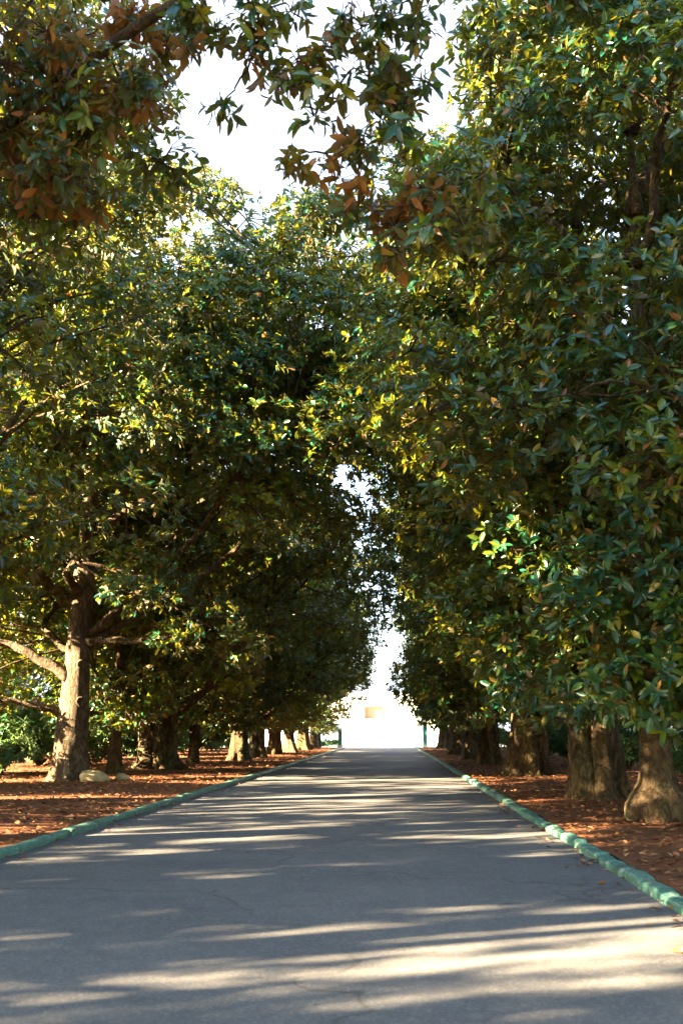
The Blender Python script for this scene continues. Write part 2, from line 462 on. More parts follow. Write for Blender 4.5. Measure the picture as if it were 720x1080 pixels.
def trunk_mesh(K, r0, seed, flare=0.55, flute=0.10, lobes=5, mat='bark', bulge=0.0, bulge_z=0.35, stems=(), ztop=None, flare_h=0.45):
    rng = np.random.default_rng(seed + 900)
    ztop = ztop or K.zt
    zz = np.concatenate([np.linspace(-0.15, 1.6, 16), np.linspace(1.9, ztop, 24)])
    A = K.axis_at(np.maximum(zz, 0)); A[:, 2] = zz
    t = np.clip(zz / ztop, 0, 1)
    rad = r0 * (1 - 0.88 * t ** 0.9) + r0 * flare * np.exp(-np.maximum(zz, 0) / flare_h)
    rad = rad + bulge * np.exp(-((zz - bulge_z) / 0.32) ** 2)
    ph = rng.uniform(0, 2 * PI, 8)
    lumps = [(rng.uniform(0, 2 * PI), rng.uniform(0.4, 6), rng.uniform(0.06, 0.16), rng.uniform(0.15, 0.4)) for _ in range(12)]
    def fn(i, p, th):
        z = max(zz[i], 0)
        amp = flute * (0.45 + 0.9 * math.exp(-z / 0.9) + 1.3 * math.exp(-z / 0.28))
        r = 1 + amp * np.cos(lobes * th + ph[0] + z * 0.25) + 0.5 * amp * np.cos((lobes + 2) * th + ph[1] - z * 0.4) \
            + 0.4 * amp * np.cos((2 * lobes + 1) * th + ph[2] + z)
        r += 0.05 * np.sin(2 * th + ph[3] + z * 1.7) + 0.02 * np.sin(9 * th + ph[4] + z * 5)
        for a, lz, s, w in lumps:
            dth = np.angle(np.exp(1j * (th - a)))
            r += s * np.exp(-(dth / 0.35) ** 2 - ((z - lz) / w) ** 2)
        return r
    mb = MB(); mb.tube(A, rad, 36, fn)
    for (dx, dy, rs, zs, tx, ty, tz) in stems:
        p = bez(np.array([dx, dy, -0.1]), np.array([dx * 1.05, dy * 1.05, zs]), np.array([tx, ty, tz]), 18)
        tt = np.linspace(0, 1, 18)
        rd = rs * (1 - 0.6 * tt) + rs * 0.5 * np.exp(-np.maximum(p[:, 2], 0) / 0.4)
        ph2 = rng.uniform(0, 6, 3)
        mb.tube(p, rd, 20, lambda i, q, th: 1 + 0.07 * np.cos(4 * th + ph2[0] + q[2]) + 0.05 * np.cos(7 * th + ph2[1] - q[2] * 2))
    o = mb.build('trunk', M[mat], None, True); me = o.data; bpy.data.objects.remove(o)
    return me

def plant_tree(name, K, loc, rz, scale, trunk_me, label, cat='tree', group=None, limb_mat=None):
    r = empty(name, loc, rz); r.scale = (scale, scale, scale)
    tag(r, label, cat, group)
    t = link('trunk', trunk_me, r)
    for me in K.limb_me: link('limb', me, r)
    link('branches', K.br_me, r)
    c = link('crown', K.crown_me, r)
    r['kind'] = 'thing'
    return r

# ------------------------------------------------------------------ road geometry
def left_edge(y):
    y = np.asarray(y, float)
    return -5.15 + 1.35 * np.clip(y / 100.0, 0, 1.0) ** 0.85
def right_edge(y):
    y = np.asarray(y, float)
    return 2.62 + 0.28 * np.clip((y - 20) / 80.0, 0, 1)
ROAD_END = 101.0

ys = np.concatenate([np.linspace(-40, 0, 12), np.linspace(2, ROAD_END, 60)])
lv = np.stack([left_edge(ys), ys, np.full_like(ys, 0.004)], 1); rv = np.stack([right_edge(ys), ys, np.full_like(ys, 0.004)], 1)
mb = MB()
mb.add(np.concatenate([lv, rv]), [(i, i + len(ys), i + len(ys) + 1, i + 1) for i in range(len(ys) - 1)])
tag(mb.build('road', M['asphalt']), kind='structure')

# ground sheet to the horizon
mb = MB(); S = 900
mb.add([(-S, -S, -0.01), (S, -S, -0.01), (S, S, -0.01), (-S, S, -0.01)], [(0, 1, 2, 3)])
tag(mb.build('ground', M['ground']), kind='structure')

# verges: gently uneven soil beside the kerbs
def wob(x, y, s=0.0):
    return 0.5 * np.sin(x * 0.9 + y * 0.37 + s) * np.sin(y * 0.53 - x * 0.31 + s) + 0.3 * np.sin(x * 2.3 - y * 1.9 + s) + 0.2 * np.sin(x * 4.1 + y * 3.3 + 2 * s)
def verge(side):
    yy = np.arange(-20, 101.01, 0.5)
    uu = np.concatenate([np.linspace(0.20, 6, 24), np.linspace(6.6, 16, 10)])
    Y, U = np.meshgrid(yy, uu, indexing='ij')
    X = (left_edge(Y) - U) if side < 0 else (right_edge(Y) + U)
    fade = np.clip((16 - U) / 6, 0, 1)
    Z = (0.075 + 0.035 * wob(X, Y, side) + 0.05 * np.clip((U - 0.6) / 4, 0, 1)) * fade - 0.004
    V = np.stack([X, Y, Z], -1).reshape(-1, 3)
    nu = len(uu); F = []
    for i in range(len(yy) - 1):
        for j in range(nu - 1):
            a = i * nu + j
            F.append((a, a + 1, a + nu + 1, a + nu) if side < 0 else (a, a + nu, a + nu + 1, a + 1))
    F = np.array(F)
    if side < 0: F = F[:, ::-1]
    me = quads_mesh('verge', V, M['soil'], None, F[:, ::-1], True)
    o = link('verge', me); tag(o, kind='structure')
verge(-1); verge(1)
def soil_z(x, y):
    le, re = float(left_edge(y)), float(right_edge(y))
    if x < le: u, s = le - x, -1
    elif x > re: u, s = x - re, 1
    else: return 0.006
    if u > 16: return -0.01
    return float((0.075 + 0.035 * wob(x, y, s) + 0.05 * min(max((u - 0.6) / 4, 0), 1)) * min(max((16 - u) / 6, 0), 1) - 0.004)

# kerbs of painted stones
def kerb(side, blen, jit, seed):
    rng = np.random.default_rng(seed)
    y = -16.0; mb = MB()
    e = left_edge if side < 0 else right_edge
    while y < ROAD_END - 1:
        L = blen * rng.uniform(0.75, 1.2)
        yc = y + L / 2
        x0, x1 = float(e(y)), float(e(y + L)); ang = math.atan2(-(x1 - x0), L)
        w = 0.20 * rng.uniform(0.92, 1.08); h = 0.105 + rng.normal(0, jit * 0.5)
        prof = [(-w / 2, -0.06), (-w / 2, h * 0.62), (-w * 0.40, h * 0.90), (-w * 0.18, h), (w * 0.18, h), (w * 0.40, h * 0.90), (w / 2, h * 0.62), (w / 2, -0.06)]
        ends = [(-L / 2 + 0.010, 0.80), (-L / 2 + 0.06, 1.0), (-L / 6, 1.0), (L / 6, 1.0), (L / 2 - 0.06, 1.0), (L / 2 - 0.010, 0.80)]
        vs = []
        bx = rng.normal(0, jit, 6); bz = rng.normal(0, jit * 0.6, 6)
        for q, (yy, sx) in enumerate(ends):
            for px, pz in prof:
                vs.append((px * sx + bx[q] * 0.5, yy, pz * (sx if pz > 0 else 1) + (bz[q] if pz > 0 else 0)))
        vs = np.array(vs)
        c_, s_ = math.cos(ang), math.sin(ang)
        vs = vs @ np.array([[c_, s_, 0], [-s_, c_, 0], [0, 0, 1]])
        vs += np.array([float(e(yc)) + side * 0.10 + rng.normal(0, jit * 0.6), yc, 0.0])
        n = len(prof); fs = []
        for q in range(5):
            for k in range(n - 1):
                a = q * n + k
                fs.append((a, a + n, a + n + 1, a + 1))
        fs += [tuple(range(n)), tuple(5 * n + k for k in range(n - 1, -1, -1))]
        mb.add(vs, fs)
        y += L
    o = mb.build('kerb', M['kerb'], None, False); tag(o, kind='structure')
    return o
kerb(-1, 1.3, 0.006, 4)
kerb(1, 0.85, 0.016, 5)

# leaf litter on the verges (stuff) and a thinner scatter of leaves on the road
def litter(name, pts, seed, lab):
    rng = np.random.default_rng(seed)
    n = len(pts)
    a = rng.uniform(0, 2 * PI, n); l = np.stack([np.cos(a), np.sin(a), rng.normal(0, 0.18, n)], 1); l = nrm(l)
    up = nrm(np.array([0, 0, 1.0]) + rng.normal(0, 0.35, (n, 3))); w = nrm(np.cross(up, l)); nn = np.cross(l, w)
    s = rng.uniform(0.5, 1.1, n)[:, None]
    L = 0.13 * s; W = 0.058 * s
    B = pts + np.array([0, 0, 0.008]) + np.array([0, 0, 1.0]) * rng.uniform(0, 0.02, n)[:, None]
    B = B - l * L * 0.5
    V = np.stack([B, B + l * L * .3 - w * W * .46 + nn * W * .25, B + l * L * .68 - w * W * .42 + nn * W * .25, B + l * L + nn * L * .06,
                  B + l * L * .68 + w * W * .42 + nn * W * .25, B + l * L * .3 + w * W * .46 + nn * W * .25], 1).reshape(-1, 3)
    zmin = np.repeat(pts[:, 2] + 0.006, 6); V[:, 2] = np.maximum(V[:, 2], zmin)
    F = (np.arange(n) * 6)[:, None, None] + np.array([[0, 1, 2, 3], [0, 3, 4, 5]])[None]
    me = quads_mesh(name, V, M['litter'], np.repeat(rng.random(n), 2), F.reshape(-1, 4))
    o = link(name, me); tag(o, lab, 'leaves', None, 'stuff')
rng = np.random.default_rng(77)
pts = []
for side in (-1, 1):
    for _ in range(24000):
        y = 4 + 88 * rng.random() ** 1.7
        u = 0.3 + 11.5 * rng.random() ** 1.1
        x = float(left_edge(y)) - u if side < 0 else float(right_edge(y)) + u
        pts.append((x, y, soil_z(x, y)))
litter('fallen_leaves', np.array(pts), 3, 'carpet of dry brown magnolia leaves on the bare soil')

pts = []
for _ in range(520):
    y = 5 + 85 * rng.random() ** 1.6; q = 0.03 + 0.45 * rng.random() ** 2.5
    x = float(left_edge(y)) + q if rng.random() < 0.5 else float(right_edge(y)) - q
    pts.append((x, y, 0.004))
litter('gutter_leaves', np.array(pts), 6, 'dry leaves gathered in the gutters along both kerbs')
# ------------------------------------------------------------------ trees
def fill(seed, n, x0, x1, y0, y1, z0, z1, r0, r1, slope=0.0):
    q = np.random.default_rng(seed); out = []
    while len(out) < n:
        x, y, z = q.uniform(x0, x1), q.uniform(y0, y1), q.uniform(z0, z1)
        if z < z0 + slope * (x - x0): continue
        out.append((x, y, z, q.uniform(r0, r1)))
    return tuple(out)
HERO = ((-4.2, -.8, 4.6, .9), (3.2, -.6, 4.3, .8), (-3.2, -1, 2.5, .7), (-3.2, -1.2, 6.5, 1.0), (2.3, -1.6, 6.4, .9), (-1.6, -2, 8.2, 1.0), (3, -1.5, 5.6, .9), (4.5, -1, 4.8, 1.0), (-4.4, -1.5, 3.2, .8), (5.2, .5, 4.0, .9))
KN = [make_kind(11, 23.5, 4.2, road=6.6, back=5.0, side=5.5, clear=0.45, nclump=155, tips=54, gap=.48, holes=((0, .9, 11.6, 2.1), (0, -2.6, 8.4, 1.6))),  # holes: gaps carved along the sun direction to let light through
      make_kind(12, 22.5, 4.5, road=5.6, back=5.0, side=5.5, clear=0.6, nclump=145, tips=54, gap=.52)]
KL = [make_kind(13, 19.5, 4.4, road=12.0, back=5.0, side=5.8, clear=0.66, zbmin=3.6, bare=7.6, nclump=240, tips=58, prof_p=0.5, rb=(.8, 1.3), extra=HERO + fill(1, 75, 5.5, 9.9, -4.5, 3, 7.4, 17.0, .9, 1.3, .62) + fill(3, 36, 1.5, 6, -4.5, 1, 8.5, 16, .9, 1.3)),
      make_kind(14, 19.5, 2.3, road=10.3, back=5.0, side=5.6, clear=0.55, nclump=240, tips=58, prof_p=0.5),
      make_kind(15, 15.5, 2.1, road=6.5, back=5.0, side=5.0, clear=0.50, nclump=125, tips=54)]
KR = [make_kind(21, 18.0, 2.1, road=4.6, back=5.0, side=4.8, clear=0.9, nclump=135, tips=62,
                extra=((.8, 2.0, 2.6, .75), (.4, 2.7, 3.4, .9), (1.3, 2.6, 4.2, 1.0), (-.6, 2.6, 4.4, 1.0), (-.9, 2.4, 3.0, .8), (.3, 1.6, 2.2, .5), (1.9, 1.6, 3.6, .9))),
      make_kind(22, 20.0, 2.2, road=5.1, back=5.2, side=5.4, clear=1.0, nclump=200, tips=58, prof_p=0.5, rb=(.8, 1.3), extra=fill(2, 45, 2.0, 4.6, -3.5, 3.5, 7.5, 17.5, .85, 1.2, .5)),
      make_kind(23, 15.5, 2.4, road=3.7, back=5.0, side=4.8, clear=0.9, nclump=120, tips=54)]
KK = {'N0': KN[0], 'N1': KN[1], 'L0': KL[0], 'L1': KL[1], 'L2': KL[2], 'R0': KR[0], 'R1': KR[1], 'R2': KR[2]}
KB = [make_kind(31, 17.5, 2.0, road=4.4, back=4.4, side=4.6, clear=0.1, nclump=105, tips=50, gap=0.48, leafL=0.26, leafW=0.11),
      make_kind(32, 18.5, 2.4, road=4.8, back=4.4, side=4.8, clear=0.1, nclump=105, tips=50, gap=0.48, leafL=0.26, leafW=0.11)]
KF = [make_kind(41, 12.0, 1.5, road=5.0, back=5.0, side=5.0, clear=0.05, nclump=90, tips=36, leafL=0.34, leafW=0.16, mat='far_leaf', nlimb=8)]

left_row = [
    # x, y, kind, r0, flare, flute, lobes, mat, rot, scale, label
    (-9.8, 7.0, 'N1', .55, .5, .10, 5, 'bark', 0.3, 0.98, 'magnolia in the left row level with the front edge of the picture'),
    (-9.8, 13.5, 'N0', .55, .5, .10, 5, 'bark', 0.0, 1.0, 'magnolia in the left row whose rusty foliage hangs in from the upper left corner'),
    (-9.8, 22.0, 'N1', .55, .5, .10, 5, 'bark', 0.15, 1.0, 'magnolia in the left row standing just before the pale mottled trunk'),
    (-9.6, 32.0, 'L0', .50, .42, .06, 5, 'bark_sunlit', 0.0, 1.02, 'magnolia with thick pale sun-dappled trunk and low side limbs, left of the road'),
    (-9.6, 37.2, 'L2', .22, .5, .06, 4, 'bark', 0.4, 0.95, 'slim magnolia between the pale dappled trunk and the dark fluted trunk'),
    (-8.9, 41.5, 'L1', .60, .55, .16, 6, 'bark', -0.1, 1.0, 'magnolia with dark deeply fluted trunk, left of the road behind the slim one'),
    (-10.6, 46.5, 'L2', .24, .5, .06, 4, 'bark', 1.1, 0.9, 'slim leaning magnolia set back behind the dark fluted trunk'),
    (-9.0, 49.0, 'L2', .20, .5, .06, 4, 'bark', -0.8, 0.85, 'slender young magnolia just before the near-black trunk of the left row'),
    (-8.9, 63.5, 'L2', .24, .5, .06, 4, 'bark', 0.7, 0.9, 'slender magnolia set back behind the greyish trunk of the left row'),
    (-8.4, 72.0, 'L2', .22, .5, .06, 4, 'bark', -1.0, 0.9, 'slender magnolia set back between the leaf-covered one and the bright flared trunk'),
    (-7.5, 54.0, 'L1', .60, .5, .12, 5, 'bark', 0.3, 0.76, 'magnolia with near-black trunk where the left row begins to close up'),
    (-7.3, 60.0, 'L2', .42, .5, .10, 5, 'bark', -0.3, 1.0, 'magnolia with greyish trunk right behind the near-black trunk of the left row'),
    (-7.1, 68.0, 'L2', .40, .4, .10, 5, 'bark', 0.1, 1.05, 'leaf-covered magnolia before the bright white-lit trunk in the left row'),
    (-6.9, 76.0, 'L2', .42, .7, .06, 4, 'bark_sunlit', 0.3, 1.0, 'magnolia with bright sunlit flared trunk in the left row'),
    (-6.7, 86.0, 'L2', .50, .5, .12, 5, 'bark', -0.5, 0.98, 'magnolia with broad brown trunk behind the bright flared trunk'),
    (-6.4, 95.0, 'L2', .42, .5, .06, 5, 'bark_sunlit', 0.8, 0.9, 'magnolia with white-lit trunk, last but one of the left row'),
    (-6.2, 100.5, 'L2', .26, .4, .06, 5, 'bark', 2.2, 0.62, 'small round-headed magnolia ending the left row beside the gateway'),
]
for i, (x, y, k, r0, fl, ft, lb, mt, rot, sc, lab) in enumerate(left_row):
    K = KK[k]
    stems = ()
    if i == 5: stems = ((-0.5, -0.25, .30, 3.0, -1.0, -0.3, 6.5), (0.45, -0.15, .28, 3.0, 0.9, 0.1, 6.5))
    if i == 7: stems = ((0.45, -0.1, .22, 2.0, 0.9, 0, 5.0),)
    me = trunk_mesh(K, r0, 100 + i, fl, ft, lb, mt, stems=stems)
    t = plant_tree('magnolia_tree', K, (x, y, soil_z(x, y) - 0.03), rot, sc, me, lab, group='magnolias in the row left of the road')
    if i == 3: pale = t
    if i == 1: near = t
# low side limbs and pruning knots of the pale trunk
def limb(parent, a, b, c, r0, r1, mat):
    mb = MB(); p = bez(np.array(a), np.array(b), np.array(c), 14); p[1:-1] += np.random.default_rng(int(r0 * 1000)).normal(0, .035, (12, 3))
    mb.tube(p, np.linspace(r0, r1, 14), 12); return mb.build('limb', mat, parent, True)
limb(pale, (-.1, -.12, 3.0), (-1.5, -.6, 4.3), (-4.2, -.8, 4.4), .20, .04, M['bark_sunlit'])
limb(pale, (.1, -.1, 4.3), (1.3, -.5, 4.0), (3.3, -.6, 4.3), .16, .03, M['bark'])
limb(pale, (-.2, 0, 1.9), (-1.0, -.4, 2.5), (-3.3, -1.0, 2.4), .15, .035, M['bark_sunlit'])
limb(pale, (-.1, 0, 5.4), (-1.2, -.4, 5.6), (-2.9, -1.0, 8.8), .24, .07, M['bark'])
tr_ = [c for c in pale.children if c.name.startswith('trunk')][0]
for kx, kz in ((.26, 3.45), (.30, 2.35)):
    th = np.linspace(0, 2 * PI, 15); mb = MB(); q = np.random.default_rng(int(kz * 10))
    mb.tube(np.stack([kx + .09 * np.cos(th), -.40 + .05 * np.cos(th) + 0 * th, kz + .12 * np.sin(th)], 1) + np.concatenate([q.normal(0, .008, (14, 3)), np.zeros((1, 3))]), .038, 8, cap=False)
    mb.build('knot', M['bark_sunlit'], tr_, True)
# a long limb of the near tree that hangs out over the road, with big rusty-backed leaves
def overhang(tree, clumps, path, seed):
    rng = np.random.default_rng(seed); o = np.array(tree.location)
    C = np.array([c[:3] for c in clumps]) - o; Rr = np.array([c[3] for c in clumps]); nt_ = np.array([c[4] for c in clumps])
    P_ = np.array(path) - o
    t = np.linspace(0, 1, 24); tt = np.linspace(0, 1, len(P_))
    # smooth path by repeated corner cutting
    Q = P_
    for _ in range(3):
        A = Q[:-1] * .75 + Q[1:] * .25; B = Q[:-1] * .25 + Q[1:] * .75
        Q = np.concatenate([Q[:1], np.stack([A, B], 1).reshape(-1, 3), Q[-1:]])
    mb = MB(); mb.tube(Q, np.linspace(.12, .018, len(Q)), 9); mb.build('limb', M['twig'], tree, True)
    br = MB(); G = {0: ([], [], []), 1: ([], [], [])}
    rust = [c[5] for c in clumps]
    nodes = [q for q in Q[6:]]; todo = list(range(len(C)))
    while todo:
        NA = np.array(nodes); dm = np.linalg.norm(C[todo][:, None] - NA[None], axis=2) + 0.6 * np.maximum(0, C[todo][:, None, 2] - NA[None, :, 2])
        a, k = np.unravel_index(np.argmin(dm), dm.shape); i = todo.pop(a); c = C[i]; src = NA[k]
        qq = bez(src, src * .4 + c * .6 + rng.normal(0, .10, 3) + np.array([0, 0, .12]), c, 8); qq[1:-1] += rng.normal(0, .015, (6, 3))
        br.tube(qq, np.linspace(.014, .007, 8), 5, cap=False); nodes.append(c)
        p, d = clump_tips(c[None], np.array([Rr[i]]), int(nt_[i]), rng)
        d = nrm(d + np.array([0, 0, -.30]))
        for q in p:
            br.tube(np.array([c, (c + q) / 2 + rng.normal(0, .03, 3) + np.array([0, 0, .03]), q]), [.007, .006, .004], 4, cap=False)
        g_ = G[rust[i]]
        g_[0].append(p); g_[1].append(d); g_[2].append(np.full(int(nt_[i]), np.clip(rng.normal(.42, .2), .05, .9)))
    br.build('branches', M['twig'], tree, True)
    for kk, mt, nm in ((0, 'leaf', 'crown'), (1, 'leaf_rust', 'rusty_foliage')):
        V, F, T = leaf_arrays(np.concatenate(G[kk][0]), np.concatenate(G[kk][1]), rng, 7, .19, .066, np.concatenate(G[kk][2]), rich=True, droop=.5)
        link(nm, quads_mesh(nm, V, M[mt], T, F, True), tree)
cl = []
rg = np.random.default_rng(8)
for _ in range(28):                                   # the dense mass at the left
    cl.append((rg.uniform(-5.2, -2.4), rg.uniform(9.0, 11.6), rg.uniform(7.0, 9.8), rg.uniform(.4, .65), 26, int(rg.random() < .6)))
for _ in range(56):                                   # loose sprays across the gap
    x = rg.uniform(-2.2, .6); zlow = 7.2 if x > -1.0 else 8.0 + .5 * abs(x + 1.4)
    z = rg.uniform(zlow, 9.7)
    if z < 8.4 and -1.6 < x < -1.05: continue
    cl.append((x, rg.uniform(9.2, 9.9), z, rg.uniform(.18, .34), int(rg.integers(4, 8)), int(rg.random() < .2)))
for q_ in range(20):
    cl.append((rg.uniform(-.5, 1.5), rg.uniform(9.5, 10.4), rg.uniform(6.5, 7.3), rg.uniform(.22, .36), 6, int(q_ % 2)))
overhang(near, cl, [(-9.8, 13.5, 5.4), (-7.0, 11.6, 7.2), (-4.4, 10.4, 8.3), (-2.9, 9.9, 9.1), (-1.9, 9.7, 9.6), (-.8, 9.6, 9.75), (.5, 9.5, 9.5)], 21)

right_row = [
    (4.75, 18.6, 'R0', .29, .25, .06, 5, 'bark', 0.2, 0.98, 'magnolia with swollen sunlit foot, nearest trunk on the right of the road'),
    (5.0, 24.8, 'R1', .47, .45, .12, 4, 'bark', -0.2, 1.0, 'magnolia with thick twin-stemmed mossy trunk, second on the right of the road'),
    (4.95, 37.0, 'R1', .55, .5, .13, 6, 'bark', 0.3, 1.0, 'magnolia with tall dark forked trunk, third on the right of the road'),
    (4.8, 48.5, 'R1', .42, .5, .10, 5, 'bark', 0.5, 1.02, 'magnolia with short dark trunk and a yellow-lit low spray, fourth on the right'),
    (4.9, 58.0, 'R2', .40, .5, .10, 5, 'bark', 0.0, 1.04, 'magnolia with brown trunk lit at its foot, fifth on the right of the road'),
    (4.9, 68.0, 'R2', .42, .5, .10, 5, 'bark', -0.4, 1.06, 'magnolia with grey-brown trunk, sixth on the right of the road'),
    (5.0, 80.0, 'R2', .42, .6, .06, 4, 'bark_sunlit', 0.4, 0.98, 'magnolia with bright white-lit trunk, seventh on the right of the road'),
    (5.1, 92.0, 'R2', .42, .5, .08, 5, 'bark', -0.2, 0.95, 'magnolia ending the right row next to the green gate post'),
]
for i, (x, y, k, r0, fl, ft, lb, mt, rot, sc, lab) in enumerate(right_row):
    K = KK[k]
    stems = (); bulge = 0
    if i == 0: bulge = 0.22
    if i == 1: stems = ((0.40, 0.30, .30, 1.6, 0.7, 0.5, 5.0),)
    if i == 2: stems = ((-0.42, 0.25, .26, 3.0, -0.9, 0.6, 7.5),)
    me = trunk_mesh(K, r0, 200 + i, fl, ft, lb, mt, bulge=bulge, bulge_z=0.22, stems=stems)
    plant_tree('magnolia_tree', K, (x, y, soil_z(x, y) - 0.03), PI + rot, sc, me, lab, group='magnolias in the row right of the road')

rnd = random.Random(5)
for i, (x, y, k, rz, sc, lab) in enumerate((
        (-9.8, -8.0, 'N0', 0.4, .9, 'magnolia of the left row just behind the viewpoint'), (-9.8, -18.0, 'N1', -.3, .9, 'magnolia of the left row well behind the viewpoint'),
        (8.3, 7.0, 'R2', PI, 1.15, 'magnolia of the right row level with the front edge of the picture'),
        (5.6, -5.0, 'R1', PI + .2, .95, 'magnolia of the right row just behind the viewpoint'), (5.4, -15.0, 'R1', PI - .3, .95, 'magnolia of the right row well behind the viewpoint'))):
    plant_tree('magnolia_tree', KK[k], (x, y, soil_z(x, y) - .03), rz, sc, trunk_mesh(KK[k], .5, 400 + i, .5, .1, 5, 'bark'), lab,
               group='magnolias in the row %s of the road' % ('left' if x < 0 else 'right'))
bt = [trunk_mesh(k, 0.42, 300 + i, .5, .08, 5, 'bark') for i, k in enumerate(KB)]
for side, xs, yl in ((-1, 19.0, (-.3, 4.8, 14.4, 23.0, 33.3, 43.5, 53, 64, 74, 85, 96)), (1, 14.0, [14 + 8 * i for i in range(11)])):
    for y in yl:
        k = rnd.randrange(2)
        plant_tree('evergreen_tree', KB[k], (side * (xs + rnd.uniform(-1.0, 1.0)), y + rnd.uniform(-.6, .6), -0.03), rnd.uniform(0, 6.28), (1.1 if y < 8 else rnd.uniform(0.85, 1.0)) if side < 0 else rnd.uniform(.9, 1.1), bt[k],
                   'dark evergreen tree of the second row behind the magnolias %s of the road' % ('left' if side < 0 else 'right'),
                   group='second row of evergreens %s of the road' % ('left' if side < 0 else 'right'))
ft = trunk_mesh(KF[0], 0.32, 320, .4, .08, 5, 'bark')
for i in range(13):
    y = 10 + i * 13
    plant_tree('park_tree', KF[0], (-52 + rnd.uniform(-6, 6), y, -0.02), rnd.uniform(0, 6.28), rnd.uniform(0.8, 1.25), ft,
               'sunny green park tree beyond the lawn left of the avenue', group='park trees beyond the lawn')

# shrubs between and behind the trunks
def make_shrub(seed, n=14, mat='shrub_leaf'):
    rng = np.random.default_rng(seed)
    C = np.stack([rng.normal(0, 0.7, n), rng.normal(0, 0.7, n), rng.uniform(0.35, 1.5, n)], 1); Rr = rng.uniform(0.35, 0.6, n)
    P, D = clump_tips(C, Rr, 46, rng, np.array([[0, 0, 0.3]]).repeat(n * 46, 0))
    t0 = np.repeat(np.clip(rng.normal(0.45, 0.15, n), 0, 1), 46)
    V, F, T = leaf_arrays(P, D, rng, 7, 0.17, 0.06, t0)
    V[:, 2] = np.maximum(V[:, 2], 0.02)
    me = quads_mesh('foliage', V, M[mat], T, F)
    mb = MB()
    for c in C:
        mb.tube(bez(np.array([0, 0, -0.05]), np.array([c[0] * .3, c[1] * .3, c[2] * .6]), c, 6), np.linspace(.035, .014, 6), 5)
    o = mb.build('stems', M['twig'], None, True); sm = o.data; bpy.data.objects.remove(o)
    return me, sm
SH = [make_shrub(51), make_shrub(52)]
def shrub(x, y, s, label, group, k=0):
    r = empty('shrub', (x, y, soil_z(x, y) - 0.02), rnd.uniform(0, 6.28)); r.scale = (s, s, s)
    tag(r, label, 'shrub', group); link('foliage', SH[k][0], r); link('stems', SH[k][1], r)
for y in np.arange(20, 96, 5.5):
    shrub(9.8 + rnd.uniform(-.8, 1.2), float(y) + rnd.uniform(-1, 1), rnd.uniform(0.9, 1.5), 'dark green shrub in the undergrowth behind the right-hand trunks', 'undergrowth behind the right row', rnd.randrange(2))
for y in np.arange(26, 98, 4.0):
    shrub(-14 + rnd.uniform(-1.6, 1.6), float(y) + rnd.uniform(-1.5, 1.5), rnd.uniform(0.8, 2.0), 'low shrub in the undergrowth behind the left-hand trunks', 'undergrowth behind the left row', rnd.randrange(2))

# stones at the foot of the pale trunk
def rock(x, y, s, seed, label):
    rng = np.random.default_rng(seed)
    nth, nph = 14, 8; vs = []
    ph = rng.uniform(0, 6, 6)
    for i in range(nph + 1):
        a = PI * i / nph
        for k in range(nth):
            b = 2 * PI * k / nth
            d = np.array([math.sin(a) * math.cos(b), math.sin(a) * math.sin(b), math.cos(a)])
            r = 1 + .14 * math.sin(3 * d[0] + ph[0]) + .12 * math.sin(4 * d[1] + ph[1]) + .10 * math.sin(5 * d[2] + 3 * d[0] + ph[2])
            vs.append(d * r * np.array(s))
    fs = [(i * nth + k, i * nth + nth + k, i * nth + nth + (k + 1) % nth, i * nth + (k + 1) % nth) for i in range(nph) for k in range(nth)]
    mb = MB(); mb.add(vs, fs)
    o = mb.build('stone', M['stone'], None, True); o.location = (x, y, soil_z(x, y) + s[2] * 0.15)
    tag(o, label, 'stone', 'stones at the foot of the left trunks')
rock(-8.75, 31.6, (.50, .35, .30), 1, 'larger yellowish stone against the foot of the pale dappled trunk')
rock(-8.15, 32.6, (.26, .22, .16), 2, 'smaller yellowish stone beside the slim trunk left of the road')

# scrap of paper on the road
mb = MB()
mb.add([(-.05, -.03, 0.006), (.05, -.04, .012), (.06, .03, .03), (-.03, .04, .02), (0, 0, .05)], [(0, 1, 4), (1, 2, 4), (2, 3, 4), (3, 0, 4)])
o = mb.build('paper_scrap', M['scrap_white']); o.location = (-1.33, 5.62, 0.004)
tag(o, 'small crumpled white scrap lying on the asphalt at the bottom edge', 'scrap')

# ------------------------------------------------------------------ far end: gate posts, forecourt, white house
mb = MB(); mb.add([(-60, ROAD_END, 0.002), (60, ROAD_END, 0.002), (60, 190, 0.002), (-60, 190, 0.002)], [(0, 1, 2, 3)])
tag(mb.build('forecourt', M['pale_paving']), kind='structure')
def gate_post(x, y, h, label):
    r = empty('gate_post', (x, y, 0)); tag(r, label, 'gate post', 'gate posts at the end of the avenue')
    a = MB(); a.box((0, 0, h / 2), (.42, .42, h), bev=.03); a.build('shaft', M['green_iron'], r)
    a = MB(); a.box((0, 0, h + .05), (.56, .56, .10), bev=.03); a.box((0, 0, h + .19), (.3, .3, .16), taper=.4); a.build('cap', M['green_iron'], r)
    a = MB(); a.box((0, 0, .12), (.54, .54, .24), bev=.02); a.build('plinth', M['pale_paving'], r)
gate_post(-4.25, 101.5, 1.6, 'green gate post left of the bright opening, shorter than the other')
gate_post(3.95, 101.5, 2.3, 'tall green gate post at the right side of the bright opening')

hs = empty('white_house', (-1.0, 150, 0)); tag(hs, 'white sunlit house facing the end of the avenue', 'house')
W_, Hh, Dp = 34.0, 6.4, 12.0
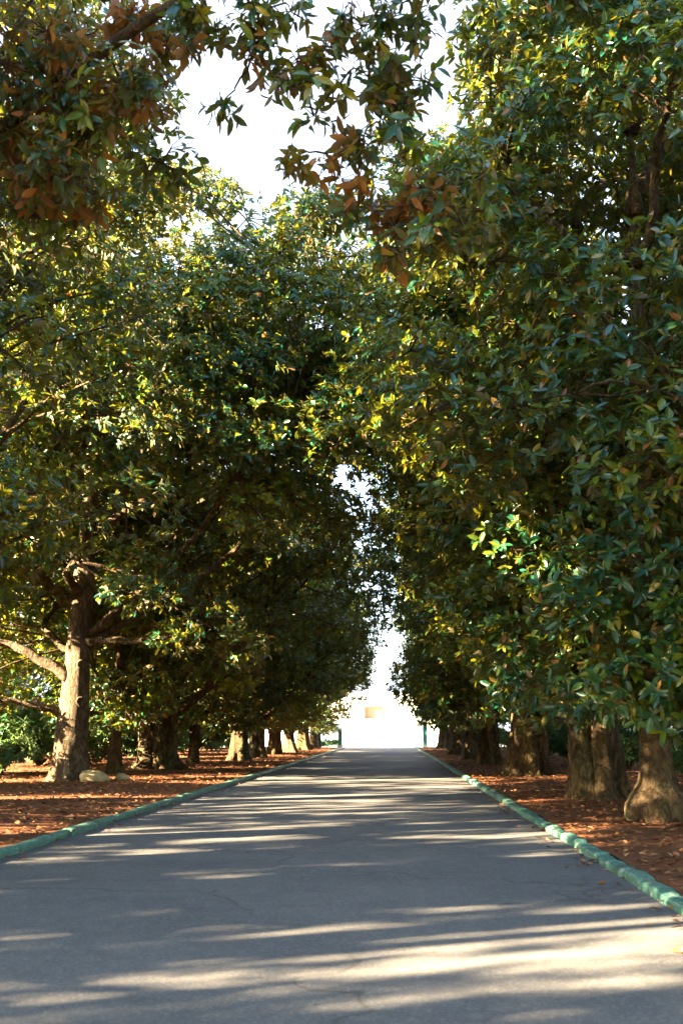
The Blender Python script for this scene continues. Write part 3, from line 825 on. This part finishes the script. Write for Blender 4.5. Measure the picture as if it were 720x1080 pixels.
# front wall with a recessed loggia opening x -0.8..1.6 , z 3.6..5.0
ox0, ox1, oz0, oz1 = -1.75, 0.75, 3.3, 5.0
a = MB()
a.box(((-W_ / 2 + ox0) / 2, .15, Hh / 2), (ox0 + W_ / 2, .3, Hh)); a.box(((W_ / 2 + ox1) / 2, .15, Hh / 2), (W_ / 2 - ox1, .3, Hh))
a.box(((ox0 + ox1) / 2, .15, oz0 / 2), (ox1 - ox0, .3, oz0)); a.box(((ox0 + ox1) / 2, .15, (oz1 + Hh) / 2), (ox1 - ox0, .3, Hh - oz1))
a.box((-W_ / 2 + .15, Dp / 2 + .15, Hh / 2), (.3, Dp - .3, Hh)); a.box((W_ / 2 - .15, Dp / 2 + .15, Hh / 2), (.3, Dp - .3, Hh)); a.box((0, Dp + .15, Hh / 2), (W_, .3, Hh))
a.build('wall', M['white_plaster'], hs)
a = MB(); a.box((0, Dp / 2 + .1, Hh + .12), (W_ + .8, Dp + 1.2, .24), bev=.04); a.box((0, .2, Hh + .45), (W_, .35, .42), bev=.03); a.build('roof', M['white_plaster'], hs)
a = MB(); a.box(((ox0 + ox1) / 2, .52, (oz0 + oz1) / 2), (ox1 - ox0 + .3, .1, oz1 - oz0 + .2)); a.build('loggia_panel', M['ochre_wood'], hs)
for xx in (ox0 - .08, ox1 + .08):
    a = MB(); a.box((xx, -.12, (oz0 + oz1) / 2 - .2), (.22, .2, oz1 - oz0 + .6), bev=.02); a.build('post', M['dark_wood'], hs)
a = MB(); a.box(((ox0 + ox1) / 2, -.1, oz1 + .14), (ox1 - ox0 + .7, .26, .16), bev=.02); a.build('lintel', M['ochre_wood'], hs)
for xx in (-13, -9.5, -6, 6, 9.5, 13):
    wn_ = MB(); wn_.box((xx, -.06, 2.0), (1.3, .1, 1.7), bev=.02); f = wn_.build('window', M['white_plaster'], hs)
    a = MB(); a.box((xx, -.13, 2.0), (1.0, .03, 1.4)); a.build('pane', M['glass'], f)

for x, lab in ((0.15, 'low lavender shrub in a pale tub before the white house, left of two'), (1.75, 'low lavender shrub in a pale tub before the white house, right of two')):
    r = empty('planter', (x, 132, 0)); tag(r, lab, 'planter', 'planters before the white house')
    a = MB(); a.tube([(0, 0, 0), (0, 0, .42), (0, 0, .5)], [.32, .42, .45], 14); a.build('tub', M['terracotta'], r)
    rg2 = np.random.default_rng(int(x * 10)); C = rg2.normal(0, .22, (7, 3)); C[:, 2] = abs(C[:, 2]) + .62
    P, D = clump_tips(C, np.full(7, .25), 30, rg2); V, F, T = leaf_arrays(P, D, rg2, 6, .16, .05, np.full(210, .5))
    V[:, 2] = np.maximum(V[:, 2], .45)
    link('plant', quads_mesh('plant', V, M['lavender'], T, F), r)

# pale blue kiosk and clipped hedge left of the gateway
ks = empty('kiosk', (-7.3, 112, 0)); tag(ks, 'pale blue kiosk standing left of the gateway behind a low dark hedge', 'kiosk')
a = MB(); a.box((0, 0, 1.1), (2.2, 2.2, 2.2), bev=.04); a.build('body', M['blue_panel'], ks)
a = MB(); a.box((0, 0, 2.28), (2.7, 2.7, .14), bev=.03); a.box((0, 0, 2.5), (2.3, 2.3, .32), taper=.3); a.build('roof', M['white_plaster'], ks)
a = MB(); a.box((0.1, -1.12, 1.45), (1.2, .06, .8), bev=.01); f = a.build('window', M['white_plaster'], ks)
a = MB(); a.box((0.1, -1.16, 1.45), (1.0, .03, .62)); a.build('pane', M['glass'], f)
rg2 = np.random.default_rng(9)
C = np.stack([np.linspace(-2.4, 1.3, 22), rg2.normal(0, .12, 22), rg2.uniform(.3, .75, 22)], 1)
P, D = clump_tips(C, np.full(22, .34), 60, rg2); V, F, T = leaf_arrays(P, D, rg2, 7, .12, .05, np.full(22 * 60, .3)); V[:, 2] = np.maximum(V[:, 2], .01)
hg = empty('hedge', (-6.0, 105, 0)); tag(hg, 'low dark clipped hedge in front of the pale blue kiosk', 'hedge')
link('foliage', quads_mesh('foliage', V, M['shrub_leaf'], T, F), hg)
a = MB()
for c in C: a.tube([(c[0], c[1], -.02), (c[0], c[1], c[2])], [.03, .015], 5)
a.build('stems', M['twig'], hg)

# ------------------------------------------------------------------ light, sky, camera
SUN_EL = 18.0
sd = np.array([-0.91, -0.41])           # horizontal direction towards the sun
sd = sd / np.linalg.norm(sd)
sun_az = math.atan2(sd[0], sd[1])       # from +Y towards +X
w = bpy.data.worlds.new('World'); SC.world = w; w.use_nodes = True
nt = w.node_tree; nt.nodes.clear()
sky = nt.nodes.new('ShaderNodeTexSky'); sky.sky_type = 'NISHITA'; sky.sun_disc = False
sky.sun_elevation = R_(SUN_EL); sky.sun_rotation = sun_az % (2 * PI)
sky.air_density = 1.2; sky.dust_density = 0.7; sky.ozone_density = 2.0
bg = nt.nodes.new('ShaderNodeBackground'); bg.inputs['Strength'].default_value = 0.05
wo = nt.nodes.new('ShaderNodeOutputWorld')
# invented cloud-like glow that whitens the sky over the far end of the avenue
tc = nt.nodes.new('ShaderNodeTexCoord')
sp = nt.nodes.new('ShaderNodeSeparateXYZ'); nt.links.new(tc.outputs['Generated'], sp.inputs[0])
mp_ = nt.nodes.new('ShaderNodeMapRange'); mp_.interpolation_type = 'SMOOTHSTEP'
mp_.inputs['From Min'].default_value = 0.30; mp_.inputs['From Max'].default_value = 0.75
nt.links.new(sp.outputs['Y'], mp_.inputs['Value'])
cn = noise(nt, 2.6, 6, 0.55, tc.outputs['Generated'], 0.3)
cm = ramp(nt, cn, [(0.30, g(0.55)), (0.62, g(1))])
cf = nt.nodes.new('ShaderNodeMath'); cf.operation = 'MULTIPLY'
nt.links.new(mp_.outputs['Result'], cf.inputs[0]); nt.links.new(cm, cf.inputs[1])
skc = mixc(nt, cf.outputs[0], sky.outputs[0], (1.15, 1.32, 1.65))
nt.links.new(skc, bg.inputs[0]); nt.links.new(bg.outputs[0], wo.inputs[0])

sl = bpy.data.lights.new('sun', 'SUN'); sl.energy = 5.0; sl.angle = R_(0.55); sl.color = (1.0, 0.77, 0.47)
so = bpy.data.objects.new('sun', sl); COL.objects.link(so)
el = R_(SUN_EL)
from mathutils import Vector
tosun = Vector((sd[0] * math.cos(el), sd[1] * math.cos(el), math.sin(el)))
so.rotation_euler = (-tosun).to_track_quat('-Z', 'Y').to_euler(); so.location = tosun * 60

cam = bpy.data.cameras.new('camera'); co = bpy.data.objects.new('camera', cam); COL.objects.link(co)
co.location = (0, 0, 1.6)
cam.sensor_fit = 'VERTICAL'; cam.sensor_height = 36.0; cam.sensor_width = 24.0; cam.lens = 36.0
cam.clip_start = 0.05; cam.clip_end = 3000
co.rotation_euler = (R_(90 + 12.07), 0, R_(2.33))
SC.camera = co
cam.dof.use_dof = True; cam.dof.focus_distance = 30.0; cam.dof.aperture_fstop = 2.4

SC.view_settings.view_transform = 'Standard'; SC.view_settings.look = 'None'
SC.view_settings.exposure = 4.85; SC.view_settings.gamma = 1.0
cy = SC.cycles
cy.max_bounces = 6; cy.diffuse_bounces = 3; cy.glossy_bounces = 2; cy.transmission_bounces = 4; cy.transparent_max_bounces = 4
cy.caustics_reflective = False; cy.caustics_refractive = False
cy.use_denoising = True
try: cy.denoiser = 'OPENIMAGEDENOISE'
except Exception: pass
